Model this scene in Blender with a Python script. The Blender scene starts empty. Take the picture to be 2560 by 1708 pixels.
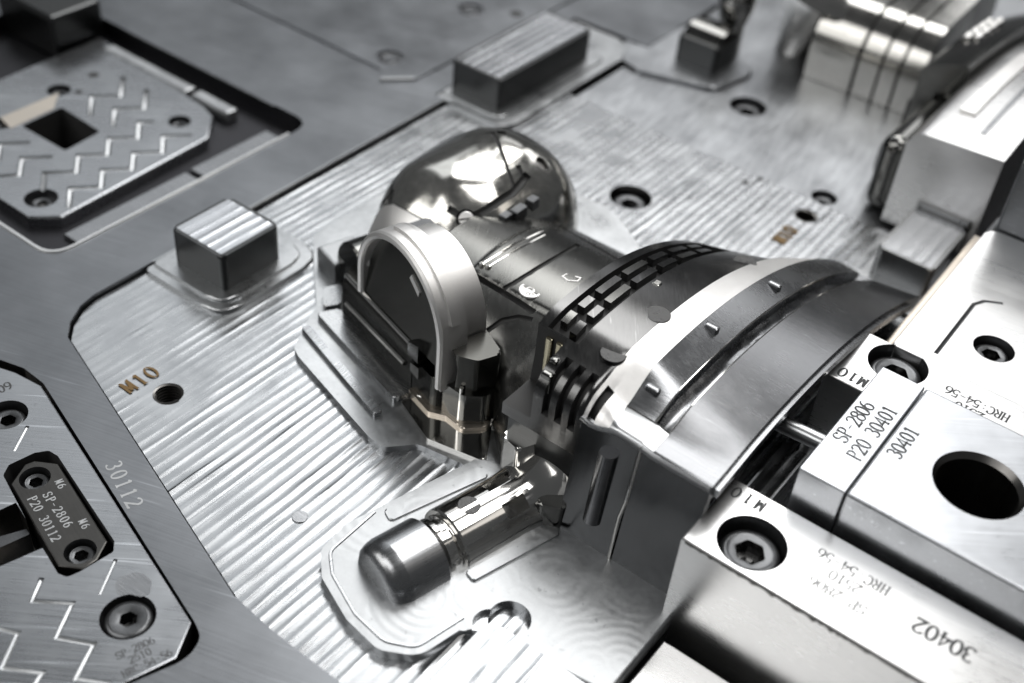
import bpy, bmesh, math, random
from mathutils import Vector, Matrix, noise

# ------------------------------------------------------------------ camera, world, lights
sc = bpy.context.scene
S = 0.001                                   # everything below is written in millimetres
random.seed(7)
COL = sc.collection
YAW, PIT, ROL, FPX, DIST = -0.58094508, 0.70846299, 0.10528859, 3011.0, 395.0
_f = Vector((math.sin(YAW)*math.cos(PIT), math.cos(YAW)*math.cos(PIT), -math.sin(PIT)))
_r = Vector((math.cos(YAW), -math.sin(YAW), 0)); _u = _r.cross(_f)
_r2 = _r*math.cos(ROL) + _u*math.sin(ROL); _u2 = -_r*math.sin(ROL) + _u*math.cos(ROL)
CAM = -_f*DIST
cam = bpy.data.cameras.new("camera"); co = bpy.data.objects.new("camera", cam); COL.objects.link(co)
m = Matrix((( _r2.x, _u2.x, -_f.x), (_r2.y, _u2.y, -_f.y), (_r2.z, _u2.z, -_f.z))).to_4x4()
m.translation = CAM*S
co.matrix_world = m
cam.sensor_width = 36; cam.lens = FPX/2560*36
cam.clip_start = 0.01; cam.clip_end = 50
cam.dof.use_dof = True; cam.dof.focus_distance = 0.338; cam.dof.aperture_fstop = 8.0
sc.camera = co

w = bpy.data.worlds.new("World"); sc.world = w; w.use_nodes = True
w.node_tree.nodes["Background"].inputs[0].default_value = (0.95, 0.98, 1.0, 1)
w.node_tree.nodes["Background"].inputs[1].default_value = 0.09
sc.view_settings.view_transform = 'Standard'; sc.view_settings.look = 'None'
sc.view_settings.exposure = 0.0; sc.view_settings.gamma = 1.0
try:
    sc.cycles.use_denoising = True; sc.cycles.max_bounces = 8; sc.cycles.glossy_bounces = 6
    sc.cycles.sample_clamp_indirect = 6.0; sc.cycles.caustics_reflective = False
except Exception: pass

def area(name, pos, target, sx, sy, radiance, col=(1, 1, 1)):
    L = bpy.data.lights.new(name, 'AREA'); L.shape = 'RECTANGLE'; L.size = sx*S; L.size_y = sy*S
    L.energy = radiance*math.pi*sx*sy*S*S; L.color = col
    o = bpy.data.objects.new(name, L); COL.objects.link(o); o.location = Vector(pos)*S
    o.rotation_euler = (Vector(target)-Vector(pos)).to_track_quat('-Z', 'Y').to_euler()
    return o
def around(name, az, el, sx, sy, radiance, col, dist=1200, target=(20, -10, 15)):
    a, e = math.radians(az), math.radians(el)
    pos = [t+dist*q for t, q in zip(target, (math.sin(a)*math.cos(e), math.cos(a)*math.cos(e), math.sin(e)))]
    return area(name, pos, target, sx, sy, radiance, col)
around("main_key_light", -25, 50, 1150, 950, 7.0, (1.0, 0.995, 0.98), 2500)  # added unseen area lamp, no window, aimed along the right plates' reflection
around("low_fill_light", -2, 28, 820, 700, 2.6, (1.0, 1.0, 1.0), 2500)  # added unseen lamp that whitens the wear plate and second slider
around("far_fill_light", -26, 27, 700, 420, 1.1, (0.97, 0.98, 1.0), 2500)  # added unseen lamp, no window, for the far surfaces
around("side_fill_light", -57, 40, 1000, 1200, 1.2, (0.95, 0.98, 1.0), 2300)  # added unseen lamp that brightens the frame and left plates
around("rear_fill_light", -140, 30, 900, 560, 2.6, (1.0, 0.99, 0.96), 1300)  # added unseen lamp behind the camera for the dome's white patch
around("rear_high_light", -166, 52, 800, 520, 3.2, (1.0, 0.99, 0.97), 1300)  # added unseen lamp that brightens the bed plate and guide plate front
around("right_fill_light", 52, 42, 900, 800, 1.2, (1.0, 0.95, 0.89), 2300)  # added unseen warm lamp for the right side of ring and dome
around("overhead_fill_light", 30, 72, 560, 460, 7.0, (1.0, 0.99, 0.97))  # added unseen softbox that lifts the rough pads beside the slider

# ------------------------------------------------------------------ materials
def metal(name, col, rough, streak=None, ss=(2600, 60), bump=0.25, var=0.15, rvar=0.1, rot=0.0, blotch=45, metallic=1.0,
          scratch=0.0, speck=0.0, swirl=0.0):
    """steel: object coordinates, fine streaks along one axis (finish marks), blotchy tone, optional scratches and specks"""
    M = bpy.data.materials.new(name); M.use_nodes = True
    N = M.node_tree.nodes; K = M.node_tree.links; b = N["Principled BSDF"]
    b.inputs["Metallic"].default_value = metallic
    tc = N.new("ShaderNodeTexCoord")
    def noise_tex(scale, detail=3, rough_=0.55, r=rot):
        mp = N.new("ShaderNodeMapping"); mp.inputs["Scale"].default_value = scale
        m0 = N.new("ShaderNodeMapping"); m0.inputs["Rotation"].default_value = (0, 0, -r)
        K.new(tc.outputs["Object"], m0.inputs[0]); K.new(m0.outputs[0], mp.inputs[0])
        n = N.new("ShaderNodeTexNoise"); n.inputs["Scale"].default_value = 1; n.inputs["Detail"].default_value = detail
        n.inputs["Roughness"].default_value = rough_
        K.new(mp.outputs[0], n.inputs["Vector"]); return n.outputs["Fac"]
    def mth(op, a, bb, clamp=False):
        n = N.new("ShaderNodeMath"); n.operation = op; n.use_clamp = clamp
        for i, x in enumerate((a, bb)):
            if hasattr(x, 'links') or hasattr(x, 'is_linked'): K.new(x, n.inputs[i])
            else: n.inputs[i].default_value = x
        return n.outputs[0]
    if streak == 'x': sc3 = (ss[1], ss[0], ss[0])
    elif streak == 'y': sc3 = (ss[0], ss[1], ss[0])
    elif streak == 'z': sc3 = (ss[0], ss[0], ss[1])
    else: sc3 = (ss[0],)*3
    fine = noise_tex(sc3, 4)
    big = noise_tex((blotch,)*3, 4, 0.6)
    # tone
    t = mth('MULTIPLY_ADD', mth('SUBTRACT', big, 0.5), var*2.2)
    N[-1].inputs[2].default_value = 1.0
    t2 = mth('MULTIPLY_ADD', mth('SUBTRACT', fine, 0.5), var*0.9); N[-1].inputs[2].default_value = 0.0
    fac = mth('ADD', t, t2)
    if scratch > 0:
        s1 = noise_tex(tuple(q*0.5+3 for q in sc3), 2, 0.5, rot+0.06)
        mr = N.new("ShaderNodeMapRange"); mr.inputs[1].default_value = 0.66; mr.inputs[2].default_value = 0.76
        K.new(s1, mr.inputs[0]); fac = mth('ADD', fac, mth('MULTIPLY', mr.outputs[0], scratch))
    if speck > 0:
        s2 = noise_tex((420,)*3, 2, 0.7)
        mr = N.new("ShaderNodeMapRange"); mr.inputs[1].default_value = 0.68; mr.inputs[2].default_value = 0.74
        K.new(s2, mr.inputs[0]); fac = mth('SUBTRACT', fac, mth('MULTIPLY', mr.outputs[0], speck))
    vm = N.new("ShaderNodeVectorMath"); vm.operation = 'SCALE'; vm.inputs[0].default_value = col
    K.new(fac, vm.inputs["Scale"]); K.new(vm.outputs[0], b.inputs["Base Color"])
    r = mth('MULTIPLY_ADD', mth('SUBTRACT', big, 0.5), rvar*2); N[-1].inputs[2].default_value = rough
    r2 = mth('MULTIPLY_ADD', mth('SUBTRACT', fine, 0.5), rvar); K.new(r, N[-1].inputs[2])
    K.new(mth('MAXIMUM', r2, 0.03), b.inputs["Roughness"])
    if bump > 0:
        bp = N.new("ShaderNodeBump"); bp.inputs["Strength"].default_value = bump; bp.inputs["Distance"].default_value = 0.00012
        K.new(fine, bp.inputs["Height"]); K.new(bp.outputs[0], b.inputs["Normal"])
    if swirl > 0:
        vo = N.new("ShaderNodeTexVoronoi"); vo.inputs["Scale"].default_value = 52; K.new(tc.outputs["Object"], vo.inputs["Vector"])
        sn = mth('SINE', mth('MULTIPLY', vo.outputs["Distance"], 52*0.9), 0.0)
        b2 = N.new("ShaderNodeBump"); b2.inputs["Strength"].default_value = swirl; b2.inputs["Distance"].default_value = 0.0001
        hgt = mth('ADD', sn, mth('MULTIPLY', fine, 1.2)); K.new(hgt, b2.inputs["Height"]); K.new(b2.outputs[0], b.inputs["Normal"])
    return M
M = {}
M['frame'] = metal("frame_steel", (0.18, 0.188, 0.20), 0.36, 'x', (1500, 40), 0.2, 0.5, 0.14, 0.3, 24, speck=0.15, scratch=0.5)
M['mill'] = metal("milled_steel", (0.37, 0.38, 0.392), 0.27, 'y', (1000, 28), 0.36, 0.30, 0.14, 0, 70, speck=0.2)
M['pad'] = metal("pad_steel", (0.40, 0.41, 0.42), 0.42, None, (700, 700), 0.16, 0.38, 0.14, 0, 75, speck=0.25, swirl=0.13)
M['plain'] = metal("plain_pad_steel", (0.40, 0.41, 0.42), 0.32, None, (500, 500), 0.14, 0.42, 0.14, 0, 60, speck=0.2)
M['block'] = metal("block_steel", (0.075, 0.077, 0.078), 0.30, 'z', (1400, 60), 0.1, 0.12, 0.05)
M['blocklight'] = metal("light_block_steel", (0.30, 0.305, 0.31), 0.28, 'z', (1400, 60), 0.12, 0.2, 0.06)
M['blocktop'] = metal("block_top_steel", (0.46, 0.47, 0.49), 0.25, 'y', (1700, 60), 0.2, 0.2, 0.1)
M['polish'] = metal("polished_steel", (0.62, 0.61, 0.59), 0.10, None, (300, 300), 0.02, 0.10, 0.05, 0, 60)
M['rib'] = metal("rib_steel", (0.36, 0.355, 0.34), 0.16, None, (500, 500), 0.04, 0.3, 0.1, 0, 50)
M['gold_lit'] = metal("gold_lit_steel", (0.33, 0.30, 0.22), 0.2, None, (500, 500), 0.04, 0.3, 0.1, 0, 80)  # golden reflection on the vent tabs put into the base colour
M['ventsteel'] = metal("dark_vent_steel", (0.10, 0.10, 0.10), 0.2, 'y', (1500, 90), 0.14, 0.35, 0.08, 0.6, 45, scratch=0.6)
M['dome'] = metal("dome_steel", (0.56, 0.55, 0.52), 0.15, None, (500, 500), 0.06, 0.35, 0.14, 0, 55)
M['rear'] = metal("second_insert_steel", (0.33, 0.34, 0.355), 0.34, 'y', (500, 60), 0.12, 0.45, 0.14, 0.2, 30)
M['spot'] = metal("spark_spot_steel", (0.05, 0.05, 0.05), 0.3, None, (1600, 1600), 0.9, 0.4, 0.12, 0, 300)
M['darkface'] = metal("dark_face_steel", (0.055, 0.055, 0.052), 0.22, 'x', (1300, 100), 0.06, 0.2, 0.05, 0.3, 60)
M['polishdark'] = metal("dark_polished_steel", (0.15, 0.15, 0.145), 0.16, 'y', (1300, 120), 0.08, 0.18, 0.06, 0.5, 60)
M['satin'] = metal("satin_saddle_steel", (0.135, 0.135, 0.13), 0.26, 'y', (1300, 120), 0.08, 0.3, 0.08, 0.5, 50)
M['blast'] = metal("blasted_steel", (0.80, 0.79, 0.78), 0.45, None, (4200, 4200), 0.5, 0.10, 0.06, 0, 50)
M['brush'] = metal("brushed_steel", (0.44, 0.45, 0.46), 0.28, 'x', (2400, 45), 0.22, 0.16, 0.10, 0, 40, scratch=0.12)
M['brushr'] = metal("brushed_plate_steel", (0.50, 0.515, 0.54), 0.30, 'x', (1800, 30), 0.28, 0.24, 0.10, math.radians(36), 45, scratch=0.45)
M['plate'] = metal("worn_plate_steel", (0.30, 0.31, 0.325), 0.28, 'x', (1500, 28), 0.32, 0.34, 0.12, math.radians(34), 40, scratch=0.9, speck=0.15)
M['capsteel'] = metal("cap_steel", (0.33, 0.335, 0.345), 0.27, 'y', (2200, 60), 0.2, 0.3, 0.1, -0.24, 60, scratch=0.2)
M['gib'] = metal("ground_steel", (0.66, 0.66, 0.66), 0.30, 'x', (2000, 30), 0.22, 0.16, 0.10, 0.1, 35, scratch=0.12, speck=0.12)
M['strip'] = metal("strip_steel", (0.26, 0.265, 0.275), 0.27, 'x', (1700, 90), 0.22, 0.25, 0.08, 0, 70, scratch=0.3)
M['outer'] = metal("slider_steel", (0.17, 0.173, 0.18), 0.25, 'x', (2200, 30), 0.15, 0.30, 0.08, 0, 50, scratch=0.25, speck=0.1)
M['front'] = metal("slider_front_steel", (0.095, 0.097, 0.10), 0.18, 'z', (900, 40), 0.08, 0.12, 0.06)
M['key'] = metal("dark_key_steel", (0.075, 0.073, 0.07), 0.33, 'x', (1500, 90), 0.15, 0.25, 0.08, -0.3, 90)
M['oxide'] = metal("black_oxide", (0.115, 0.118, 0.123), 0.34, None, (1500, 1500), 0.25, 0.25, 0.08, 0, 200, 0.9)
M['socket'] = metal("worn_socket", (0.10, 0.10, 0.10), 0.25, None, (900, 900), 0.2, 0.3, 0.08, 0, 200)
M['slot'] = metal("shaded_slot", (0.02, 0.02, 0.02), 0.6, None, (900, 900), 0.0, 0.1, 0.05, 0, 90, 0.0)  # near-black base colour paints the shade inside slots and gaps
M['bed'] = metal("bed_steel", (0.05, 0.05, 0.055), 0.45, None, (600, 600), 0.05, 0.1, 0.05, 0, 30)
M['hole'] = metal("bore_steel", (0.16, 0.155, 0.15), 0.3, 'z', (900, 60), 0.1, 0.2, 0.06)
M['bronze'] = metal("warm_guide_steel", (0.62, 0.56, 0.49), 0.35, 'y', (1500, 60), 0.1, 0.1, 0.06)
M['ink'] = metal("engraved_dark", (0.05, 0.051, 0.053), 0.7, None, (900, 900), 0, 0.45, 0.05, 0, 260, 0.0)
M['inkbrown'] = metal("engraved_brown", (0.16, 0.095, 0.03), 0.6, None, (900, 900), 0, 0.3, 0.05, 0, 400, 0.2)
M['inklight'] = metal("engraved_light", (0.44, 0.45, 0.46), 0.55, None, (900, 900), 0, 0.3, 0.05, 0, 300, 0.6)
M['groove'] = metal("groove_and_lit_edge_steel", (0.36, 0.37, 0.38), 0.32, None, (900, 900), 0.2, 0.15, 0.05)

# ------------------------------------------------------------------ geometry helpers (mm)
def ray(px, py):
    """direction through a pixel of the 2350 px wide view used for measuring"""
    x, y = px*2560/2350, py*2560/2350
    return (_r2*((x-1280)/FPX) - _u2*((y-854)/FPX) + _f)
def at(px, py, z):
    d = ray(px, py); p = CAM + d*((z-CAM.z)/d.z); return (p.x, p.y)
class G:
    def __init__(s): s.v = []; s.f = []; s.mi = []
    def add(s, vf, mi=0):
        n = len(s.v); s.v += [tuple(p) for p in vf[0]]; s.f += [tuple(i+n for i in q) for q in vf[1]]; s.mi += [mi]*len(vf[1]); return s
ORG = {}
def crisp(me, sharp):
    """smooth shading that keeps large flat faces flat beside their narrow eased edges"""
    me.polygons.foreach_set("use_smooth", [True]*len(me.polygons)); me.set_sharp_from_angle(angle=math.radians(sharp))
    bm = bmesh.new(); bm.from_mesh(me); lim = math.radians(4)
    for e in bm.edges:
        if len(e.link_faces) == 2:
            a, b = e.link_faces; r = a.calc_area()/max(1e-15, b.calc_area())
            if (r > 5 or r < 0.2 or len(a.verts) > 4 or len(b.verts) > 4) and a.normal.angle(b.normal, 0) > lim: e.smooth = False
    bm.to_mesh(me); bm.free()
def mesh_of(name, g, mats, origin=(0, 0, 0), smooth=True, sharp=32):
    me = bpy.data.meshes.new(name)
    o = Vector(origin)
    me.from_pydata([((Vector(p)-o)*S) for p in g.v], [], g.f)
    for mt in (mats if isinstance(mats, (list, tuple)) else [mats]): me.materials.append(M[mt])
    if any(g.mi): me.polygons.foreach_set("material_index", g.mi)
    bm = bmesh.new(); bm.from_mesh(me); bmesh.ops.recalc_face_normals(bm, faces=bm.faces); bm.to_mesh(me); bm.free()
    if smooth:
        crisp(me, sharp)
    me.update(); return me
def thing(name, label, cat, loc=(0, 0, 0), group=None):
    o = bpy.data.objects.new(name, None); COL.objects.link(o); o.location = Vector(loc)*S
    o.empty_display_size = 0.01
    o['label'] = label; o['category'] = cat
    if group: o['group'] = group
    ORG[o.name] = Vector(loc); return o
def origin_of(o):
    v = Vector((0, 0, 0))
    while o is not None:
        v = v + ORG.get(o.name, Vector((0, 0, 0))); o = o.parent
    return v
def part(name, g, mats, parent, label=None, sharp=32, smooth=True):
    if not isinstance(g, G): g = G().add(g)
    me = mesh_of(name, g, mats, origin_of(parent) if parent else (0, 0, 0), smooth, sharp)
    o = bpy.data.objects.new(name, me); COL.objects.link(o)
    if parent: o.parent = parent
    if label: o['label'] = label
    return o
def area2(p): return sum(p[i][0]*p[(i+1) % len(p)][1]-p[(i+1) % len(p)][0]*p[i][1] for i in range(len(p)))
def rp(poly, r, n=5):
    """round the corners of a polygon; r a number or one per corner"""
    out = []; L = len(poly)
    for i in range(L):
        rr = r[i] if isinstance(r, (list, tuple)) else r
        a = Vector(poly[i-1][:2]); b = Vector(poly[i][:2]); c = Vector(poly[(i+1) % L][:2])
        if rr <= 0: out.append(tuple(b)); continue
        d1 = (a-b); d2 = (c-b); l1, l2 = d1.length, d2.length; d1 /= l1; d2 /= l2
        ang = d1.angle(d2); t = min(rr/math.tan(ang/2), l1*0.49, l2*0.49)
        p1 = b+d1*t; p2 = b+d2*t
        for k in range(n+1):
            s = k/n; out.append(tuple((p1*(1-s)**2)+b*(2*s*(1-s))+p2*s*s))
    return out
def prism(poly, z0, z1, bev=0, seg=2, only_top=True):
    if area2(poly) < 0: poly = list(reversed(poly))
    bm = bmesh.new()
    lo = [bm.verts.new((p[0], p[1], z0)) for p in poly]; hi = [bm.verts.new((p[0], p[1], z1)) for p in poly]
    n = len(poly); bm.faces.new(hi); bm.faces.new(list(reversed(lo)))
    for i in range(n): bm.faces.new((lo[i], lo[(i+1) % n], hi[(i+1) % n], hi[i]))
    if bev > 0:
        hs = set(hi); es = [e for e in bm.edges if e.verts[0] in hs and e.verts[1] in hs]
        bmesh.ops.bevel(bm, geom=es, offset=bev, segments=seg, profile=0.5, affect='EDGES', clamp_overlap=True)
    bm.verts.index_update()
    r = ([tuple(v.co) for v in bm.verts], [tuple(v.index for v in f.verts) for f in bm.faces]); bm.free(); return r
def rect(x0, x1, y0, y1): return [(x0, y0), (x1, y0), (x1, y1), (x0, y1)]
def box(x0, x1, y0, y1, z0, z1, bev=0): return prism(rect(x0, x1, y0, y1), z0, z1, bev)
def ebox(x0, x1, y0, y1, z0, z1, bev=0.4, seg=2):
    """box with all edges eased"""
    bm = bmesh.new(); bmesh.ops.create_cube(bm, size=1)
    for v in bm.verts: v.co = ((x0+x1)/2+v.co.x*(x1-x0), (y0+y1)/2+v.co.y*(y1-y0), (z0+z1)/2+v.co.z*(z1-z0))
    if bev: bmesh.ops.bevel(bm, geom=list(bm.edges), offset=bev, segments=seg, profile=0.5, affect='EDGES')
    bm.verts.index_update()
    r = ([tuple(v.co) for v in bm.verts], [tuple(v.index for v in f.verts) for f in bm.faces]); bm.free(); return r
def circ(cx, cy, r, n=36): return [(cx+r*math.cos(2*math.pi*k/n), cy+r*math.sin(2*math.pi*k/n)) for k in range(n)]
def lathe(prof, o=(0, 0, 0), d=(0, 0, 1), n=40):
    """profile of (radius, distance along the axis), closed at both ends"""
    d = Vector(d).normalized(); a = d.orthogonal().normalized(); b = d.cross(a); o = Vector(o)
    V, F = [], []
    for (r, t) in prof:
        for k in range(n):
            th = 2*math.pi*k/n; V.append(tuple(o+d*t+(a*math.cos(th)+b*math.sin(th))*r))
    for i in range(len(prof)-1):
        for k in range(n):
            k2 = (k+1) % n; F.append((i*n+k, i*n+k2, (i+1)*n+k2, (i+1)*n+k))
    F.append(tuple(range(n))); F.append(tuple((len(prof)-1)*n+k for k in range(n)))
    return V, F
def tube(pts, r, n=8, flat=None):
    """round bar along a path, mitred at its corners"""
    P = [Vector(p) for p in pts]; V, F = [], []
    for i, p in enumerate(P):
        d1 = (P[i]-P[i-1]).normalized() if i else (P[1]-P[0]).normalized()
        d2 = (P[i+1]-P[i]).normalized() if i < len(P)-1 else d1
        t = (d1+d2).normalized(); c = max(0.35, t.dot(d1))
        up = Vector((0, 0, 1)) if flat is None else Vector(flat(p))
        side = t.cross(up).normalized(); up2 = side.cross(t)
        for k in range(n):
            th = 2*math.pi*k/n; V.append(tuple(p+side*(math.cos(th)*r/c)+up2*(math.sin(th)*r)))
    for i in range(len(P)-1):
        for k in range(n):
            k2 = (k+1) % n; F.append((i*n+k, i*n+k2, (i+1)*n+k2, (i+1)*n+k))
    F.append(tuple(range(n))); F.append(tuple((len(P)-1)*n+k for k in range(n)))
    return V, F
def extrude_profile(prof, a0, a1, axis='x'):
    """closed profile of (p, z) swept along an axis"""
    n = len(prof); V = []
    for a in (a0, a1):
        for (p, z) in prof: V.append((a, p, z) if axis == 'x' else (p, a, z))
    F = [tuple(range(n)), tuple(range(n, 2*n))]+[(i, (i+1) % n, n+(i+1) % n, n+i) for i in range(n)]
    return V, F
def hsolid(xs, yr, zf, z0, ny=None, ys=None):
    """solid with a height-field top; yr(x) gives the y range of a column, or ys fixed rows"""
    V, F = [], []; nx = len(xs)
    rows = ny if ys is None else len(ys)
    for x in xs:
        if ys is None: a, b = yr(x); col = [a+(b-a)*j/(rows-1) for j in range(rows)]
        else: col = ys
        for y in col: V.append((x, y, zf(x, y)))
    def I(i, j): return i*rows+j
    for i in range(nx-1):
        for j in range(rows-1): F.append((I(i, j), I(i+1, j), I(i+1, j+1), I(i, j+1)))
    if callable(z0):
        B = len(V)
        V += [(p[0], p[1], z0(p[0], p[1])) for p in V[:B]]
        for i in range(nx-1):
            for j in range(rows-1): F.append((B+I(i, j), B+I(i, j+1), B+I(i+1, j+1), B+I(i+1, j)))
            for j in (0, rows-1): F.append((I(i, j), I(i+1, j), B+I(i+1, j), B+I(i, j)))
        for i in (0, nx-1):
            for j in range(rows-1): F.append((I(i, j), I(i, j+1), B+I(i, j+1), B+I(i, j)))
        return V, F
    bi = {}
    def low(i, j):
        if (i, j) not in bi:
            p = V[I(i, j)]; bi[(i, j)] = len(V); V.append((p[0], p[1], z0))
        return bi[(i, j)]
    for i in range(nx-1):
        F.append((I(i, 0), low(i, 0), low(i+1, 0), I(i+1, 0)))
        F.append((I(i, rows-1), I(i+1, rows-1), low(i+1, rows-1), low(i, rows-1)))
        F.append((low(i, 0), low(i, rows-1), low(i+1, rows-1), low(i+1, 0))) if 0 < i < nx-2 else None
    for i in (0, nx-1):
        for j in range(rows-1): F.append((I(i, j), I(i, j+1), low(i, j+1), low(i, j)))
    # end strips of the bottom
    for i0, i1 in ((0, 1), (nx-2, nx-1)):
        loop = [low(i0, j) for j in range(rows)] if i0 == 0 else [low(i1, j) for j in range(rows)]
        if i0 == 0: F.append(tuple(loop)+(low(1, rows-1), low(1, 0)))
        else: F.append(tuple(loop)+(low(nx-2, rows-1), low(nx-2, 0)))
    return V, F
def cut(ob, shapes, mat=None, solver='EXACT'):
    """subtract closed shapes from a mesh for good; the cut faces take the material mat"""
    g = G()
    me0 = ob.data
    base = [mm.name for mm in me0.materials]
    idx = 0
    if mat:
        if M[mat].name not in base: me0.materials.append(M[mat]); base.append(M[mat].name)
        idx = base.index(M[mat].name)
    for sh in shapes: g.add(sh, idx)
    pc = origin_of(ob.parent) if ob.parent else Vector((0, 0, 0))
    cm = bpy.data.meshes.new("cutter"); cm.from_pydata([((Vector(p)-pc)*S) for p in g.v], [], g.f)
    for nm in base: cm.materials.append(bpy.data.materials[nm])
    cm.polygons.foreach_set("material_index", g.mi)
    bm = bmesh.new(); bm.from_mesh(cm); bmesh.ops.recalc_face_normals(bm, faces=bm.faces); bm.to_mesh(cm); bm.free()
    cu = bpy.data.objects.new("cutter", cm); COL.objects.link(cu); cu.parent = ob.parent
    md = ob.modifiers.new("cut", 'BOOLEAN'); md.object = cu; md.operation = 'DIFFERENCE'; md.solver = solver
    if solver == 'EXACT':
        md.use_self = False; md.material_mode = 'INDEX'
    bpy.context.view_layer.update()
    dg = bpy.context.evaluated_depsgraph_get()
    nm = bpy.data.meshes.new_from_object(ob.evaluated_get(dg))
    ob.modifiers.clear(); old = ob.data; ob.data = nm; nm.name = old.name
    bpy.data.objects.remove(cu); bpy.data.meshes.remove(cm); bpy.data.meshes.remove(old)
    crisp(nm, 32)
    return ob
def cylz(cx, cy, r, z0, z1, n=36): return prism(circ(cx, cy, r, n), z0, z1)
def fbm(x, y, z=0.0): return noise.fractal(Vector((x, y, z)), 0.6, 2.0, 3)

# ------------------------------------------------------------------ engraved lettering
def _arc(cx, cy, rx, ry, a0, a1, n=14):
    return [(cx+rx*math.cos(math.radians(a0+(a1-a0)*k/n)), cy+ry*math.sin(math.radians(a0+(a1-a0)*k/n))) for k in range(n+1)]
GL = {
 '0': [_arc(.3, .5, .25, .5, 0, 360, 26)], '1': [[(.31, 0), (.31, 1)], [(.14, .84), (.31, 1)], [(.15, .0), (.47, .0)]],
 '2': [_arc(.3, .74, .24, .26, 165, -25, 14)+[(.06, .02), (.54, .02), (.55, .12)]],
 '3': [_arc(.28, .76, .22, .24, 150, -80, 12), _arc(.28, .27, .26, .27, 85, -150, 14)],
 '4': [[(.42, 0), (.42, 1), (.03, .3), (.58, .3)], [(.3, 0), (.54, 0)]],
 '5': [[(.52, .98), (.13, .98), (.11, .56)]+_arc(.28, .32, .26, .32, 115, -150, 14)],
 '6': [_arc(.3, .3, .25, .3, 0, 360, 20), _arc(.47, .3, .42, .7, 180, 97, 8)],
 '8': [_arc(.3, .27, .26, .27, 0, 360, 20), _arc(.3, .77, .21, .23, 0, 360, 18)],
 '9': [_arc(.3, .7, .25, .3, 0, 360, 20), _arc(.13, .7, .42, .7, 0, -83, 8)],
 'S': [_arc(.3, .75, .23, .25, 30, 270, 14)[:-1]+_arc(.3, .26, .25, .26, 90, -150, 14), [(.52, .78), (.53, .98)], [(.06, .03), (.07, .24)]],
 'P': [[(.13, 0), (.13, 1)], [(.13, .98)]+_arc(.32, .74, .22, .25, 90, -90, 12)+[(.13, .49)], [(.02, 0), (.27, 0)], [(.03, 1), (.14, 1)]],
 'M': [[(.07, 0), (.08, 1)], [(.1, .98), (.3, .1)], [(.32, .1), (.51, .98)], [(.54, 0), (.53, 1)], [(-.02, 0), (.17, 0)], [(.45, 0), (.65, 0)], [(0, 1), (.12, 1)], [(.5, 1), (.63, 1)]],
 'H': [[(.1, 0), (.1, 1)], [(.5, 0), (.5, 1)], [(.1, .5), (.5, .5)], [(0, 0), (.2, 0)], [(.4, 0), (.6, 0)], [(0, 1), (.2, 1)], [(.4, 1), (.6, 1)]],
 'R': [[(.12, 0), (.12, 1)], [(.12, .98)]+_arc(.3, .74, .21, .24, 90, -90, 10)+[(.12, .5)], [(.3, .5), (.55, 0)], [(.02, 0), (.24, 0)], [(.48, 0), (.62, 0)]],
 'C': [_arc(.33, .5, .28, .5, 50, 310, 18), [(.53, .72), (.54, .97)]], '-': [[(.08, .45), (.5, .45)]],
 ':': [[(.28, .2), (.28, .28)], [(.28, .62), (.28, .7)]], ' ': []}
def lettering(text, pos, right, up, h, mat, parent, adv=0.78, thick=0.17, thin=0.085, squeeze=1.0, lift=0.05):
    """thin stroke-built characters lying on a flat top; pos = start of the baseline (x, y, z)"""
    R = Vector((right[0], right[1], 0)).normalized(); U = Vector((up[0], up[1], 0)).normalized(); P0 = Vector(pos)
    g = G(); kz = 0; lit_edge = mat == 'ink'
    for i, ch in enumerate(text):
        for st in GL[ch]:
            st = [Vector((x*squeeze, y)) for x, y in st]
            closed = (st[0]-st[-1]).length < 1e-4 and len(st) > 5
            n = len(st); L, Rr = [], []
            for k in range(n):
                a = st[k-1] if k else (st[n-2] if closed else st[0]); b = st[k+1] if k < n-1 else (st[1] if closed else st[n-1])
                d1 = (st[k]-a); d2 = (b-st[k])
                d1 = d1.normalized() if d1.length > 1e-6 else d2.normalized(); d2 = d2.normalized() if d2.length > 1e-6 else d1
                t = (d1+d2); t = t.normalized() if t.length > 1e-3 else d1
                nn = Vector((-t.y, t.x)); c = max(.45, t.dot(d1))
                wd = thin+(thick-thin)*abs(t.y)**1.2
                L.append(st[k]+nn*(wd/2/c)); Rr.append(st[k]-nn*(wd/2/c))
            z = lift+0.004*(kz % 6); kz += 1
            V = []
            for q in L+Rr: V.append(tuple(P0+R*((q.x+i*adv*squeeze)*h)+U*(q.y*h)+Vector((0, 0, z))))
            g.add((V, [(k, k+1, n+k+1, n+k) for k in range(n-1)]))
            if lit_edge:  # brighter offset copy paints a lit edge beside each stroke
                o_ = (R*0.05+U*0.05)*h*.45+Vector((0, 0, -.024)); g.add(([tuple(Vector(q_)+o_) for q_ in V], [(k, k+1, n+k+1, n+k) for k in range(n-1)]), 1)
    return part("lettering", g, [mat, "groove"] if lit_edge else mat, parent, smooth=False)

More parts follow.
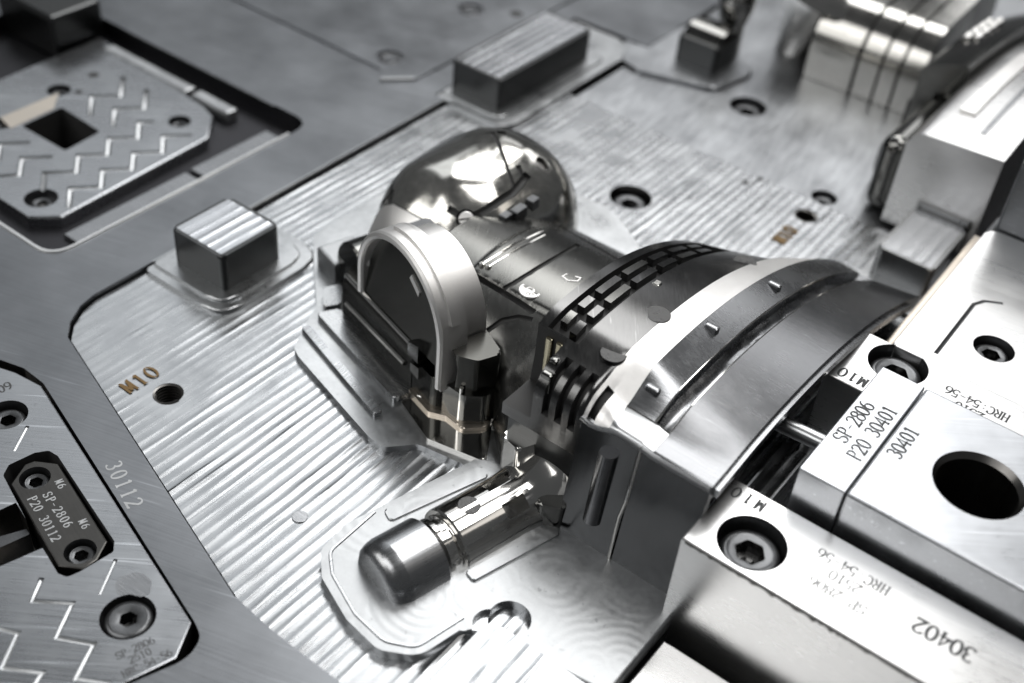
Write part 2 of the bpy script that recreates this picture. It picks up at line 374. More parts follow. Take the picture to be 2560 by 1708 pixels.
# ------------------------------------------------------------------ socket screws
def screw_parts(t, R, hexr, h=7.0, depth=4.5, mat='oxide', rot=0.0):
    """cap with a chamfered rim and a hexagon socket; its top is at z = 0"""
    n = 36; V, F = [], []
    def ringp(r, z): return [(r*math.cos(2*math.pi*k/n), r*math.sin(2*math.pi*k/n), z) for k in range(n)]
    rings = [ringp(R, -h), ringp(R, -0.9), ringp(R-0.35, -0.35), ringp(R-1.0, -0.05), ringp(R*0.80, 0.0), ringp(R*0.78, -0.12), ringp(hexr*1.22, -0.12)]
    hx = []
    for k in range(n):
        a = 2*math.pi*k/n; s = ((a-rot) % (math.pi/3))-math.pi/6; r = hexr*math.cos(math.pi/6)/math.cos(s)
        hx.append((r*math.cos(a), r*math.sin(a), -0.3))
    rings.append(hx)
    for r in rings: V += r
    for i in range(len(rings)-1):
        for k in range(n): k2 = (k+1) % n; F.append((i*n+k, i*n+k2, (i+1)*n+k2, (i+1)*n+k))
    head = part("head", (V, F), mat, t, sharp=40)
    V2 = [tuple(p) for p in hx]+[(p[0], p[1], -depth) for p in hx]+[(p[0]*.55, p[1]*.55, -depth-.2) for p in hx]+[(0, 0, -depth-hexr*.55)]
    F2 = [(k, (k+1) % n, n+(k+1) % n, n+k) for k in range(n)]+[(n+k, n+(k+1) % n, 2*n+(k+1) % n, 2*n+k) for k in range(n)]+[(2*n+k, 2*n+(k+1) % n, 3*n) for k in range(n)]
    part("hex_socket", (V2, F2), 'socket', t, sharp=25)
def screw(x, y, z, R, hexr, label, group, rot=0.3, h=7.0):
    t = thing("socket_screw", label, "screw", (0, 0, 0), group)
    screw_parts(t, R, hexr, h, depth=min(4.5, h*0.65), rot=rot)
    t.location = (x*S, y*S, z*S); return t

# ------------------------------------------------------------------ the bed under everything
bed = part("ground", box(-600, 500, -500, 700, -60, -45), 'bed', None); bed['kind'] = 'structure'

UU = (.956, -.292); VV = (.292, .956)
def uv(u, v): return (u*UU[0]+v*VV[0], u*UU[1]+v*VV[1])
def at_x(px, py, x): d = ray(px, py); return CAM + d*((x-CAM.x)/d.x)
def march(px, py, zf, z_hi=70, z_lo=-5):
    """where the line of sight meets the surface z = zf(x, y)"""
    d = ray(px, py); t = (z_hi-CAM.z)/d.z; t1 = (z_lo-CAM.z)/d.z; n = 400
    for k in range(n):
        p = CAM+d*(t+(t1-t)*k/n)
        if p.z <= zf(p.x, p.y): return p
    return CAM+d*t1
def dense(pts, step=2.0):
    out = [Vector(pts[0])]
    for a, b in zip(pts, pts[1:]):
        a = Vector(a); b = Vector(b); n = max(1, int((b-a).length/step))
        out += [a+(b-a)*k/n for k in range(1, n+1)]
    return out

# ------------------------------------------------------------------ frame plate (dark grey mould base)
INS = [(-113.5, -76), (-112, -82), (-108, -89), (-103, -94), (9, -128.8), (24, -130), (99, -130), (99, 148), (-78, 148), (-78, 207), (-119, 207), (-119, 104), (-113.5, 104)]
frame = thing("frame_plate", "large dark grey mould frame plate stamped 30112, running round the milled insert", "mould plate", (-150, -40, 2))
fp = part("plate", box(-430, 99.4, -300, 520, -38, 2), 'frame', frame)
INSO = [(-114.3, -76), (-112.8, -82.6), (-108.6, -89.8), (-103.3, -94.8), (8.8, -129.6), (24, -130.8), (120, -130.8), (120, 530), (-78.6, 530), (-78.6, 207.6), (-119.7, 207.6), (-119.7, 103.4), (-114.3, 103.4)]
GP = [at(-30, 815, 2), at(55, 845, 2), at(100, 880, 2), at(447, 1428, 2), at(462, 1462, 2), at(440, 1500, 2), at(408, 1522, 2), at(285, 1575, 2), (-45, -215), (-190, -160)]
ULP = rp([(-300, -73), (-140, -73), (-140, 50), (-300, 50)], [0, 9, 9, 0], 6)
cut(fp, [prism(INSO, -30, 10)], 'frame'); cut(fp, [prism(rp(GP, [0, 4, 5, 3, 5, 8, 5, 0, 0, 0]), -16, 10)], 'hole'); cut(fp, [prism(ULP, -5.5, 10)], 'bed')  # last cut: the pocket's shade is put into its dark faces
def rim(path, r, mat, parent, name="edge_rim_and_highlight"):
    return part(name, tube(path, r, 6), mat, parent)
rim([(-114.3, 103), (-114.3, -76), (-112.9, -82.6), (-108.7, -89.8), (-103.4, -94.8), (8.8, -129.8), (24, -131.0), (90, -131.0)][:3], 0.55, 'groove', frame) if False else None
rim([(p[0], p[1], 1.75) for p in [(-114.2, 103), (-114.2, -52)]], 0.6, 'groove', frame)  # brighter bead puts the edge highlight into the metal colour
rim([(p[0], p[1], 1.75) for p in [(-300, -72.7)]+ULP[1:8]+[(-140.3, 38)]], 0.9, 'gib', frame)  # bright bead paints the highlight of the pocket's chamfer
rim([(p[0], p[1], 1.75) for p in [(-160, 49.8), (-268, 49.8)]], 0.5, 'frame', frame)
lettering("30112", (-51.3, -122.0, 2), (.943, -.334), (.334, .943), 4.3, 'inklight', frame, adv=0.92, thick=.17, thin=.07)

# ------------------------------------------------------------------ milled core insert
ins = thing("core_insert", "bright milled steel insert with parallel cutter ridges stamped M10 in brown", "mould insert", (0, 0, 0))
def lerp_path(path, x):
    for (x0, y0), (x1, y1) in zip(path, path[1:]):
        if x <= x1: return y0+(y1-y0)*(x-x0)/(x1-x0)
    return path[-1][1]
YMIN = [(-113.5, -76), (-112, -82), (-108, -89), (-103, -94), (9, -128.8), (24, -130), (99, -130)]
def sm(a, b, x): t = max(0, min(1, (x-a)/(b-a))); return t*t*(3-2*t)
def ridge(x, y, p=3.5, A=0.33):
    ph = x+0.3*math.sin(y/41+x/37)+0.5*fbm(x/20, y/90, 1.0)+.16*fbm(x/4, y/13, 9.0)
    c = abs(math.sin(math.pi*ph/p)); k = int(math.floor(ph/p))
    a = A*(0.5+0.65*((k*7919) % 13)/13.0)*(0.6+0.9*max(0, fbm(x/14, y/30, 4.0)+0.35))
    return a*(1-c)*(0.55+0.6*min(1, max(0, .75+1.6*fbm(x/4, y/26, 6.0))))
def zins(x, y):
    h = ridge(x, y)*(0.45+0.6*sm(-75, 5, x+0.25*(60-y)*0.3))*(0.8+0.35*max(-.6, fbm(x/30, y/40, 12.0)))
    q = sm(8, 17, math.hypot((x+64)*0.9, y+90)); q2 = sm(10, 22, math.hypot(x+96, (y+74)*0.8))
    h = h*(0.15+0.85*q)*(0.25+0.75*q2)+(1-q2)*0.16*max(0, fbm(x/3.5, y/9, 8))
    h *= sm(6, 13, math.hypot(x+17.5, y-98.5))
    return h+0.05*fbm(x/9, y/14, 2.0)
xs = [-113.5+0.36*i for i in range(int(212.5/0.36)+1)]
mp = part("milled_plate", hsolid(xs, lambda x: (lerp_path(YMIN, x), 148.0), zins, -28, ny=84), 'mill', ins, sharp=60)
cut(mp, [cylz(-62.6, -89.9, 4.6, -14, 5), cylz(39.3, 136.7, 4.6, -14, 5), cylz(-17.6, 99.2, 8.3, -9, 5)], 'hole')
for hx, hy in ((-62.6, -89.9), (39.3, 136.7)):
    V, F = [], []; n = 28; turns = 11
    pts = []
    for k in range(turns*n+1):
        a = 2*math.pi*k/n; pts.append((hx+4.45*math.cos(a), hy+4.45*math.sin(a), -13+13.0*k/(turns*n)))
    part("thread", tube(pts, 0.5, 5), 'hole', ins)
lettering("M10", (-70.7, -97.6, 0.1), (0, 1), (-1, 0), 5.4, 'inkbrown', ins, adv=.80, thick=.16, thin=.07, lift=.28)
lettering("M10", (*at(1800, 562, 0.1), 0.1), (0, 1), (-1, 0), 5.6, 'inkbrown', ins, adv=.75, thick=.22, thin=.1, lift=.32)
part("core_pin_mark", prism(circ(*at(688, 1186, 0.2), 2.2, 24), -0.5, 0.38, 0.1), 'strip', ins)
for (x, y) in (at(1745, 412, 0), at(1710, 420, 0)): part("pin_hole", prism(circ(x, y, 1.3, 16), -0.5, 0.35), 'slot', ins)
# pads standing on the ridged floor
def pad(poly, r, z1, mat='plain', bev=1.0, name="raised_pad"): return part(name, prism(rp(poly, r, 6), -1, z1, bev, 3), mat, ins, sharp=50)
pad([(-113.3, -56), (-76, -56), (-76, -9), (-113.3, -9)], [1, 10, 10, 1], 1.6, bev=0.9)
pad([(-113.3, -52.5), (-79.5, -52.5), (-79.5, -13), (-113.3, -13)], [1, 8, 8, 1], 2.6, bev=0.7)
pad([(-119, 103), (-84, 103), (-81, 110), (-81, 190), (-88, 205), (-119, 205)], [1, 5, 5, 8, 8, 1], 1.6, bev=0.9)
pad([(-118.6, 106.5), (-87, 106.5), (-86, 184), (-119, 184)], [1, 5, 5, 1], 2.6, bev=0.8)
CP = [(-86, -4), (-76, -14), (-58, -31), (-48, -51.5), (-44, -53.5), (-4.5, -64.8), (2, -65.5), (9, -57.5), (31, -54), (34, -47), (60, -47), (60, 56), (20, 58), (0, 74), (-16, 84), (-30, 84), (-60, 84), (-86, 60)]
pad(CP, [3, 3, 3, 4, 2, 4, 3, 5, 3, 1, 0, 2, 4, 4, 6, 3, 8, 4], 2.2, bev=0.9)
pad([(-53, -36), (-8, -49.5), (-5.2, -43), (-49, -29.5)], 0.8, 4.4, 'brush', bev=0.5, name="ledge")
pad([(-52.2, -44.0), (-8, -58.2), (-6.8, -55.6), (-51.2, -41.5)], 0.8, 4.0, 'mill', bev=0.8, name="bead")
pad([(-60, -26), (-53, -33), (-50, -28), (-57, -19)], 1, 5, bev=0.6, name="ledge")
pad([(-7, -48), (6, -34), (15, -33.5), (21, -38), (29, -51), (10, -55)], [1, 1, 2, 2, 2, 3], 3.4, 'polish', bev=0.5)
pad([(-5, -45), (5.4, -33.0), (14, -31.5), (22, -36.5)], 1, 4.8, 'polish', bev=0.6, name="collar")
RPD = [(26, -51), (14.5, -94), (15.5, -105), (22, -111.5), (36, -117), (48, -118.6), (57, -113.5), (60.5, -97), (99, -92), (99, -55), (45, -44)]
rpad = pad(RPD, [1, 5, 4, 5, 8, 6, 8, 6, 0, 0, 0], 3.2, 'pad', bev=1.6)
part("pad_rim", tube([(*p_, 3.1) for p_ in rp([(17.5, -86), (17.8, -104), (23.5, -109), (36.5, -114.4), (47.5, -115.8), (54.8, -112), (58, -97.5)], [0, 4, 4, 6, 6, 5, 0], 5)], .55, 6), 'mill', ins)
pad([(29, -53), (19, -84), (23, -86), (33, -55)], 1, 3.8, 'pad', bev=0.5, name="ledge")
pad([(49.5, -86), (58, -58), (61, -59), (53, -87)], 0.6, 4.0, 'pad', bev=0.4, name="ledge")
# tongue with cutter ridges in front of the round core
def ztong(x, y): return 4.6+ridge(x+1.3, y, 4.6, 0.34)
def tongue_y(x): return (-131.0, -94 - (6-math.sqrt(max(0, 36-(70-x)**2)) if x < 70 else 0))
tg = part("tongue", hsolid([64.05+0.35*i for i in range(100)], tongue_y, ztong, -1, ny=24), 'mill', ins, sharp=60)
cut(rpad, [cylz(*at(1170, 1420, 3.2), 5.6, -0.6, 9)], 'mill'); cut(rpad, [cylz(*at(1125, 1432, 3.2), 4.6, 1.4, 9, 28)], 'mill')
# corner blocks with ridged tops
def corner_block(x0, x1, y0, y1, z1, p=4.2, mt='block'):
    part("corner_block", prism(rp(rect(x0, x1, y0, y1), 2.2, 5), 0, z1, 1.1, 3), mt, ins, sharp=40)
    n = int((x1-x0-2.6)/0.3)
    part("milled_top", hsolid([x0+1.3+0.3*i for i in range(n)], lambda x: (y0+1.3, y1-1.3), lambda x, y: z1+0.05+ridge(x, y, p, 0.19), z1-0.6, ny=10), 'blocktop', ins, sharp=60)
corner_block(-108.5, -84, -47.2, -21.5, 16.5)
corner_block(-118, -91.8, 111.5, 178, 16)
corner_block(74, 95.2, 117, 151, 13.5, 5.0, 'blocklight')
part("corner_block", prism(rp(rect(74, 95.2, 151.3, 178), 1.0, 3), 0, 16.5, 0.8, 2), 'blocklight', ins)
pad([(66, 106), (98.6, 104), (98.6, 118), (72, 118), (66, 112)], 2, 1.6)

# ------------------------------------------------------------------ domed core
DA, DE, DR = Vector((-41, 24.5, 9.5)), Vector((-41, 40.5, 9.5)), 31.4       # a short lying barrel with rounded ends
dome = thing("domed_core", "polished rounded barrel core with black slots cut in it, behind the arch", "mould core", (-41, 32, 0))
def hemi(n=22): return [(DR*math.sin(math.radians(90*k/n)), -DR*math.cos(math.radians(90*k/n))) for k in range(1, n+1)]
prof = [(.3, -DR)]+hemi()+[(DR, 5.3), (DR, 10.7)]+[(r, 16-t) for r, t in reversed(hemi()[:-1])]
prof = [(.3, -DR)]+hemi()+[(DR, 5.3), (DR, 10.7), (DR, 16)]+[(r, 16-t) for r, t in reversed(hemi()[:-1])]+[(.3, 16+DR)]
DV, DF = lathe(prof, DA, (0, 1, 0), 96)
def axis_pt(p): t = max(0.0, min(1.0, (p.y-DA.y)/(DE.y-DA.y))); return DA+(DE-DA)*t
def bumpy(p):
    p = Vector(p); c_ = axis_pt(p); n_ = (p-c_).normalized()
    return tuple(p+n_*(.55*noise.noise(p/11)+.9*noise.noise(p/24+Vector((5, 2, 1)))-.25))
DV = [bumpy(p) for p in DV]
db = part("dome", (DV, DF), 'dome', dome, sharp=30)
part("skirt_foot", prism(rp(rect(-70, -12, 4, 60), 22, 8), 0, 5, 1.2), 'pad', dome)
def axis_pt(p): t = max(0.0, min(1.0, (p.y-DA.y)/(DE.y-DA.y))); return DA+(DE-DA)*t
def on_dome(px, py):
    d = ray(px, py).normalized(); t = 150.0; best = (1e9, None)
    for k in range(160):
        p = CAM+d*t; e = (p-axis_pt(p)).length-DR
        if e < best[0]: best = (e, p.copy())
        if e < 0.01: break
        t += max(e, .02)
        if t > 900: break
    p = best[1]; c_ = axis_pt(p); return c_+(p-c_).normalized()*DR
def dome_line(pts, r): 
    P = [on_dome(*p) for p in pts]; D = []
    for a, b in zip(P, P[1:]):
        n = max(1, int((b-a).length/2.5))
        for k in range(n):
            q = a+(b-a)*k/n; c_ = axis_pt(q); D.append(c_+(q-c_).normalized()*DR)
    D.append(P[-1]); return tube(D, r, 8, flat=lambda p: (Vector(p)-axis_pt(Vector(p))))
for pts, r in (([(1130, 302), (1150, 345), (1165, 392), (1180, 436)], 0.8), ([(1212, 400), (1178, 442), (1120, 478), (1088, 496)], 1.5),
               ([(1188, 380), (1196, 402)], 1.1), ([(962, 350), (930, 388), (903, 436), (882, 458), (852, 476)], 0.9), ([(1028, 478), (1050, 492)], 1.3), ([(1046, 526), (1030, 542)], 1.2),
               ([(1305, 400), (1318, 440)], 0.8), ([(1128, 303), (1050, 322), (972, 356)], 0.7), ([(906, 470), (958, 498), (1012, 524)], 0.4), ([(1150, 300), (1152, 308)], 1.6)):
    cut(db, [dome_line(pts, r)], 'slot')
c = on_dome(1070, 503); nn = (c-axis_pt(c)).normalized(); a1 = nn.orthogonal().normalized(); a2 = nn.cross(a1)
cut(db, [lathe([(3.4, -4), (3.4, 3)], c, nn, 28)], 'slot')
sc_ = thing("slotted_screw", "small bright slotted screw sunk in the side of the dome", "screw", tuple(c))
sb = part("head", lathe([(2.5, -3.5), (2.5, -.1), (2.2, .15), (0.2, .2)], c, nn, 28), 'blast', sc_)
cut(sb, [tube([c+a1*4+nn*.2, c-a1*4+nn*.2], .35, 6)], 'slot')
p = on_dome(1245, 374); nn = (p-axis_pt(p)).normalized()
cut(db, [lathe([(2.6, -1.4), (2.9, 2)], p, nn, 20)], 'hole')
top = [(866, 494), (884, 474), (905, 470), (935, 486), (965, 503), (1010, 524), (1034, 544)]; bot = [(852, 556), (880, 590), (910, 610), (940, 625), (970, 636), (1015, 640), (1040, 640)]
V, F = [], []; nr = 10
for j in range(nr+1):
    for (ax, ay), (bx, by) in zip(top, bot):
        q_ = on_dome(ax+(bx-ax)*j/nr, ay+(by-ay)*j/nr); c_ = axis_pt(q_); V.append(tuple(c_+(q_-c_)*(1.015+.06*j/nr)))
nt = len(top); nv = len(V)
V += [tuple(axis_pt(Vector(p))+(Vector(p)-axis_pt(Vector(p)))*.93) for p in V]
for j in range(nr):
    for i in range(nt-1):
        a_ = j*nt+i; F += [(a_, a_+1, a_+nt+1, a_+nt), (nv+a_, nv+a_+nt, nv+a_+nt+1, nv+a_+1)]
edge = [i for i in range(nt)]+[j*nt+nt-1 for j in range(1, nr+1)]+[nr*nt+i for i in range(nt-2, -1, -1)]+[j*nt for j in range(nr-1, 0, -1)]
F += [(edge[i], nv+edge[i], nv+edge[(i+1) % len(edge)], edge[(i+1) % len(edge)]) for i in range(len(edge))]
part("skirt", (V, F), 'blast', dome, sharp=60)
for px, py, q in ((1130, 517, 5), (1160, 498, 4), (1190, 484, 6), (1222, 462, 4)):
    p = on_dome(px, py); t = (VV[0], VV[1], 0)
    part("lug", ebox(p.x-1.6, p.x+1.6, p.y-q/2, p.y+q/2, p.z-4, p.z+1.2, .3), 'oxide', dome)

# ------------------------------------------------------------------ arched core in front of the dome
arch = thing("arched_core", "arch shaped core with white ring and dark flat panel below the dome", "mould core", (-25, -32, 0))
UC, ZC = -3.0, 30.0
def arcp(r, a0, a1, n=30): return [(UC+r*math.cos(math.radians(a0+(a1-a0)*k/n)), ZC+r*math.sin(math.radians(a0+(a1-a0)*k/n))) for k in range(n+1)]
def vext(prof, v0, v1, taper=0.0):
    n = len(prof); V = []
    for v in (v0, v1):
        for (u, z) in prof: x, y = uv(u, v); V.append((x, y, z))
    return V, [tuple(range(n)), tuple(range(n, 2*n))]+[(i, (i+1) % n, n+(i+1) % n, n+i) for i in range(n)]
def uext(prof, u0, u1):
    n = len(prof); V = []
    for u in (u0, u1):
        for (v, z) in prof: x, y = uv(u, v); V.append((x, y, z))
    return V, [tuple(range(n)), tuple(range(n, 2*n))]+[(i, (i+1) % n, n+(i+1) % n, n+i) for i in range(n)]
ringp = [(20.3, 14)]+arcp(23.3, 0, 180, 40)+[(-26.3, 20), (-24.0, 20)]+arcp(21.0, 180, 0, 40)+[(18.0, 14)]
part("ring", vext(ringp, -42, -33.5), 'blast', arch, sharp=40)
rim2 = arcp(24.3, 112, 18, 24)+arcp(22, 18, 112, 24)
part("raised_band", vext(rim2, -39, -36), 'blast', arch)
part("body", vext([(16, 0)]+arcp(20.6, 0, 180, 36)+[(-22, 0)], -33.4, -25), 'blast', arch, sharp=40)
part("front_lip", tube([(*uv(u_, -42), z_) for u_, z_ in [(-25.2, 21)]+list(reversed(arcp(22.15, 0, 180, 40)))+[(19.15, 15)]], 1.25, 8, flat=lambda p: (VV[0], VV[1], 0)), 'blast', arch)
pa = arcp(21.2, 4, 176, 36); nP = len(pa); V = []
for dv in (0, 3.5):
    for u_, z_ in pa+[(-23.6, 21), (17.4, 21)]: V.append((*uv(u_, -41.6+(z_-21)*.16+dv), z_))
nP += 2
part("panel", (V, [tuple(range(nP)), tuple(range(nP, 2*nP))]+[(i, (i+1) % nP, nP+(i+1) % nP, nP+i) for i in range(nP)]), 'darkface', arch, sharp=40)
def at_v(X, Y, z_shift=0.0):
    """point of the slanted panel behind a measured spot of the close view"""
    d = ray((780+X/2.413)*.918, (500+Y/2.413)*.918); vv_ = Vector((VV[0], VV[1], 0)); zz = Vector((0, 0, 1))
    n_ = vv_-zz*.16; p0 = Vector((*uv(0, -42.0), 21)); return CAM+d*((p0-CAM).dot(n_)/d.dot(n_))
for quad in (((275, 335), (350, 310), (342, 402)), ((588, 470), (600, 452), (648, 560), (640, 585))):
    q0 = [at_v(*p) for p in quad]; n_ = len(q0); back = [p+Vector((VV[0], VV[1], 0)) for p in q0]
    part("highlight_plate", ([tuple(p) for p in q0+back], [tuple(range(n_)), tuple(range(n_, 2*n_))]+[(i, (i+1) % n_, n_+(i+1) % n_, n_+i) for i in range(n_)]), 'blast', arch)  # white plates added as painted highlights on the dark panel
part("front_box", uext([(-42.7, 0), (-42.7, 15), (-42.2, 18), (-40.8, 20.4), (-38.8, 22), (-36, 23), (-31, 23.5), (-31, 0)], -36, 5.5), 'darkface', arch, sharp=40)
part("bead", tube([(*uv(-33, -42.9), 10.4), (*uv(2, -42.9), 11.6)], 0.9, 8), 'polish', arch)
part("bead", tube([(*uv(-35, -41.9), 20.2), (*uv(5, -41.9), 20.2)], 0.8, 8), 'polish', arch)
part("clip_block", vext([(4.5, 18), (10, 18), (10, 24.5), (4.5, 22.5)], -43.6, -40), 'polish', arch)
part("clip_block", vext([(7, 13), (11.5, 13), (11.5, 17.5), (7, 16.4)], -44.2, -40), 'polish', arch)
part("side_block", prism([uv(-65, -36), uv(-53, -36), uv(-53, -22), uv(-65, -22)], 0, 10, 1.0), 'pad', arch)
part("side_drum", lathe([(9.4, 0), (10, .8), (10, 12), (8, 13)], (*uv(-45, -34), 12), (VV[0], VV[1], 0), 36), 'polishdark', arch)
part("side_block", prism([uv(-53, -30), uv(-44, -30), uv(-44, -14), uv(-53, -14)], 0, 14, 1.0), 'block', arch)
fl_ = part("flute", prism(rp([uv(17.5, -38.5), uv(23, -39), uv(28, -35), uv(29, -27), uv(18, -25)], [2.5, 3, 3, 2, 1], 6), 0, 29, 2.4, 4), 'darkface', arch)
sx_, sy_ = uv(20.3, -39.4)
cut(fl_, [lathe([(.2, 0), (2.2, 2), (2.6, 7), (2.7, 12), (2.0, 15), (.2, 17)], (sx_, sy_, 12), (0.04, .02, 1), 20)], 'slot')
part("corner_post", prism(rp([uv(5.5, -42.6), uv(17, -42.6), uv(20.2, -39), uv(20.2, -31), uv(5.5, -31)], [.5, 3, 3, .5, .5]), 0, 17, 1.6), 'darkface', arch)
part("corner_post", prism(rp([uv(16, -41), uv(27, -38.5), uv(30.5, -33), uv(29, -25), uv(16, -25)], [.5, 3, 3, 1, .5]), 0, 16, 2.0), 'polishdark', arch)
part("glint_bead", tube([(*uv(25.4, -38.4), 5), (*uv(25.4, -38.2), 18)], .7, 8), 'polish', arch)  # bright bead added in place of a vertical reflection on the post
part("warm_foot_highlight", prism(rp([uv(6, -44), uv(17.4, -44), uv(21.6, -40.5), uv(28.5, -39.4), uv(31.8, -33), uv(30, -30), uv(6, -30)], [.5, 2, 1, 2, 2, .5, .5]), 0, 4.6, 1.2), 'bronze', arch)  # warm highlight at the foot of the posts put into its colour
part("cap_lug", prism(rp([uv(-34, -24), uv(-27, -24), uv(-27, -12), uv(-34, -12)], 1), 0, 33, 1.5), 'oxide', arch)

# ------------------------------------------------------------------ saddle between dome and slider
sad = thing("saddle_core", "low saddle shaped core with a round date dial, between dome and slider", "mould core", (8, 0, 0))
SYM = [(-26, -22), (4, -28.5), (15, -32), (29.5, -45.6), (34.5, -50)]
def zsad(x, y):
    y0 = lerp_path(SYM, x)
    z = 33.0-0.0085*(y-2)**2
    e = max(0, 1-(y-y0)/5.0); z -= 5.0*(1-math.sqrt(max(0, 1-min(1, e)**2)))
    z += 1.1*sm(-10, -8.6, x)*(1-sm(23, 24.4, x))*sm(-14, -12.6, y)*(1-sm(25, 26.4, y))
    z += 4.0*sm(22, 35, x)
    return z
def lin(a, b, n): return [a+(b-a)*k/n for k in range(n+1)]
part_s = part("saddle", hsolid(lin(-26, 34.5, 110), lambda x: (lerp_path(SYM, x), 52.0), zsad, 0, ny=120), 'satin', sad, sharp=38)
def sad_line(pts, r):
    fine_ = []
    for (ax, ay), (bx, by) in zip(pts, pts[1:]):
        n = max(2, int(math.hypot(bx-ax, by-ay)/14)); fine_ += [(ax+(bx-ax)*k/n, ay+(by-ay)*k/n) for k in range(n)]
    fine_.append(pts[-1])
    return tube([march(px, py, zsad) for px, py in fine_], r, 8)
for pts, r in (([(1086, 631), (1148, 668), (1227, 717)], 1.05), ([(1156, 664), (1240, 612), (1328, 561)], 0.9), ([(1232, 492), (1330, 545), (1446, 612)], 1.1), ([(1118, 760), (1153, 735), (1190, 728), (1222, 734)], 0.95)):
    cut(part_s, [sad_line(pts, r)], 'slot')
part("gilt_edge", sad_line([(1108, 606), (1180, 562), (1246, 531)], 0.55), 'polish', sad)
part("gilt_edge", sad_line([(1122, 612), (1192, 570), (1250, 540)], 0.4), 'polish', sad)
for px, py in ((1106, 609), (1121, 614)):
    p = march(px, py, zsad); part("stud", lathe([(1.1, -1), (1.1, .3), (.8, .9), (.1, 1.1)], p, (0, 0, 1), 16), 'polish', sad)
p = march(1217, 667, zsad)
dial = part("date_dial", lathe([(3.6, -.4), (3.6, .05), (3.4, .22), (2.9, .25), (2.8, .05), (1.5, .05), (1.4, .3), (.9, .35), (.8, .1), (.1, .1)], p, (0.02, 0.03, 1), 36), 'blast', sad)
for k in range(12):
    a = k*math.pi/6; part("dial_mark", ebox(p.x+2.1*math.cos(a)-.16, p.x+2.1*math.cos(a)+.16, p.y+2.1*math.sin(a)-.16, p.y+2.1*math.sin(a)+.16, p.z, p.z+.3, 0), 'polishdark', dial)
p = march(1310, 640, zsad)
part("loop_mark", tube([p+Vector(q) for q in ((-2, 1, .1), (-2.5, -1, .1), (0, -1.6, .1), (2.4, .2, .1), (2.2, 2.2, .1), (.5, 1.6, .1))], .28, 6), 'blast', sad)
for k, (x, y) in enumerate(((20.5, -38.2), (25.2, -42.6))):
    part("slot_shade", tube([(x, y-.2, 1), (x, y-.2, 30)], 0.9, 8), 'slot', sad)

# ------------------------------------------------------------------ slider insert
sl = thing("slider_insert", "large arched slider with vent slats, blasted white band and brushed outer face", "mould slider", (75, 0, 0))
ZT = [(33, 53.0), (46, 52.4), (60, 51.6), (66, 51.2), (72, 49.0), (79, 46.4), (97, 43.8)]
KK = [(33, .0043), (46, .0037), (66, .0026), (97, .0021)]
SH = [(33, 8), (58, 8), (63, 6), (68, 1.5), (97, 0.8)]
DZ = [(33, 3.0), (57, 3.2), (61, 5.6), (66, 6.2), (76, 3.0), (97, 0.5)]
def zsl(x, y):
    z = lerp_path(ZT, x)-lerp_path(KK, x)*(y+22)**2*(1 if y > -22 else .6)
    z -= lerp_path(DZ, x)*sm(-30, -46, y) if y < -30 else 0
    r = lerp_path(SH, x); e = max(0, 1-(y+52)/r); z -= r*(1-math.sqrt(max(0, 1-min(1, e)**2)))
    return z
def yrange(a=-52.0):
    return lin(a, -40, 22)+lin(-40, 104, 74)[1:]
def zclip(z0): return lambda x, y: max(z0+.5, zsl(x, y))
YS = yrange()
vent = part("vent_shell", hsolid(lin(33.2, 58.0, 50), None, zclip(27), 27, ys=[y for y in YS if y < 57]), 'ventsteel', sl, sharp=40)
bandp = part("blasted_band", hsolid(lin(58.03, 66.0, 16), None, zclip(8), 8, ys=[y for y in YS if y < 92]), 'blast', sl, sharp=40)
YT = [y for y in YS if y > -43.4]
strip = part("inner_strip", hsolid(lin(66.05, 74.4, 14), None, zclip(8), 8, ys=[-43.4]+YT), 'strip', sl, sharp=40)
part("groove_floor", hsolid(lin(74.45, 79.2, 8), None, lambda x, y: max(8.5, zsl(x, y)-3.6-1.2*math.sin((x-74)/5*3)+.4*fbm(x/1.5, y/5, 3)), 8, ys=[-43.4]+YT), 'strip', sl, sharp=40)
part("outer_face", hsolid(lin(79.25, 96.5, 24), None, zclip(4), lambda x, y: max(0.5, zsl(x, y)-5.5) if y > -50 else zsl(x, y)-5.5, ys=YS), 'outer', sl, sharp=40)
part("front_bar", hsolid(lin(66.05, 79.2, 20), None, zsl, 8, ys=[y for y in YS if y < -43.7]+[-43.7]), 'brush', sl, sharp=40)
part("base_block", box(34, 79, -49.5, 54, 0, 26.8), 'block', sl)
part("inner_wall", extrude_profile([(y, max(1, zsl(86, y)-5.7)) for y in lin(-49.5, 84, 40)]+[(84, 0), (-49.5, 0)], 79.3, 86, 'x'), 'block', sl)
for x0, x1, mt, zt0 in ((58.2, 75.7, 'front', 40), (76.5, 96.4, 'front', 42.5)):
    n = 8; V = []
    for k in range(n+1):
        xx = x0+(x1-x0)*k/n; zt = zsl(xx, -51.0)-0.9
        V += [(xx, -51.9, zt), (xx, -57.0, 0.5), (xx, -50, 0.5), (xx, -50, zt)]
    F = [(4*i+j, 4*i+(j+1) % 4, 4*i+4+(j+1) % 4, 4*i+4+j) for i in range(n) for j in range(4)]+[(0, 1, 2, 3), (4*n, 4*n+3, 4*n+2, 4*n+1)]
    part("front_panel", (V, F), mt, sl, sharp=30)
part("seam", tube([(76.1, -52.0, 43), (76.1, -54.2, 24), (75.4, -54.9, 18), (75.6, -56.6, 3)], 0.55, 8), 'polish', sl)
part("rib", tube([(68, -52.9, 36), (68, -55.4, 12)], 2.6, 12), 'outer', sl)
part("lip", tube([(x, -52.0, zsl(x, -51.0)-.7) for x in lin(58, 96.3, 14)], 0.7, 8), 'brush', sl)
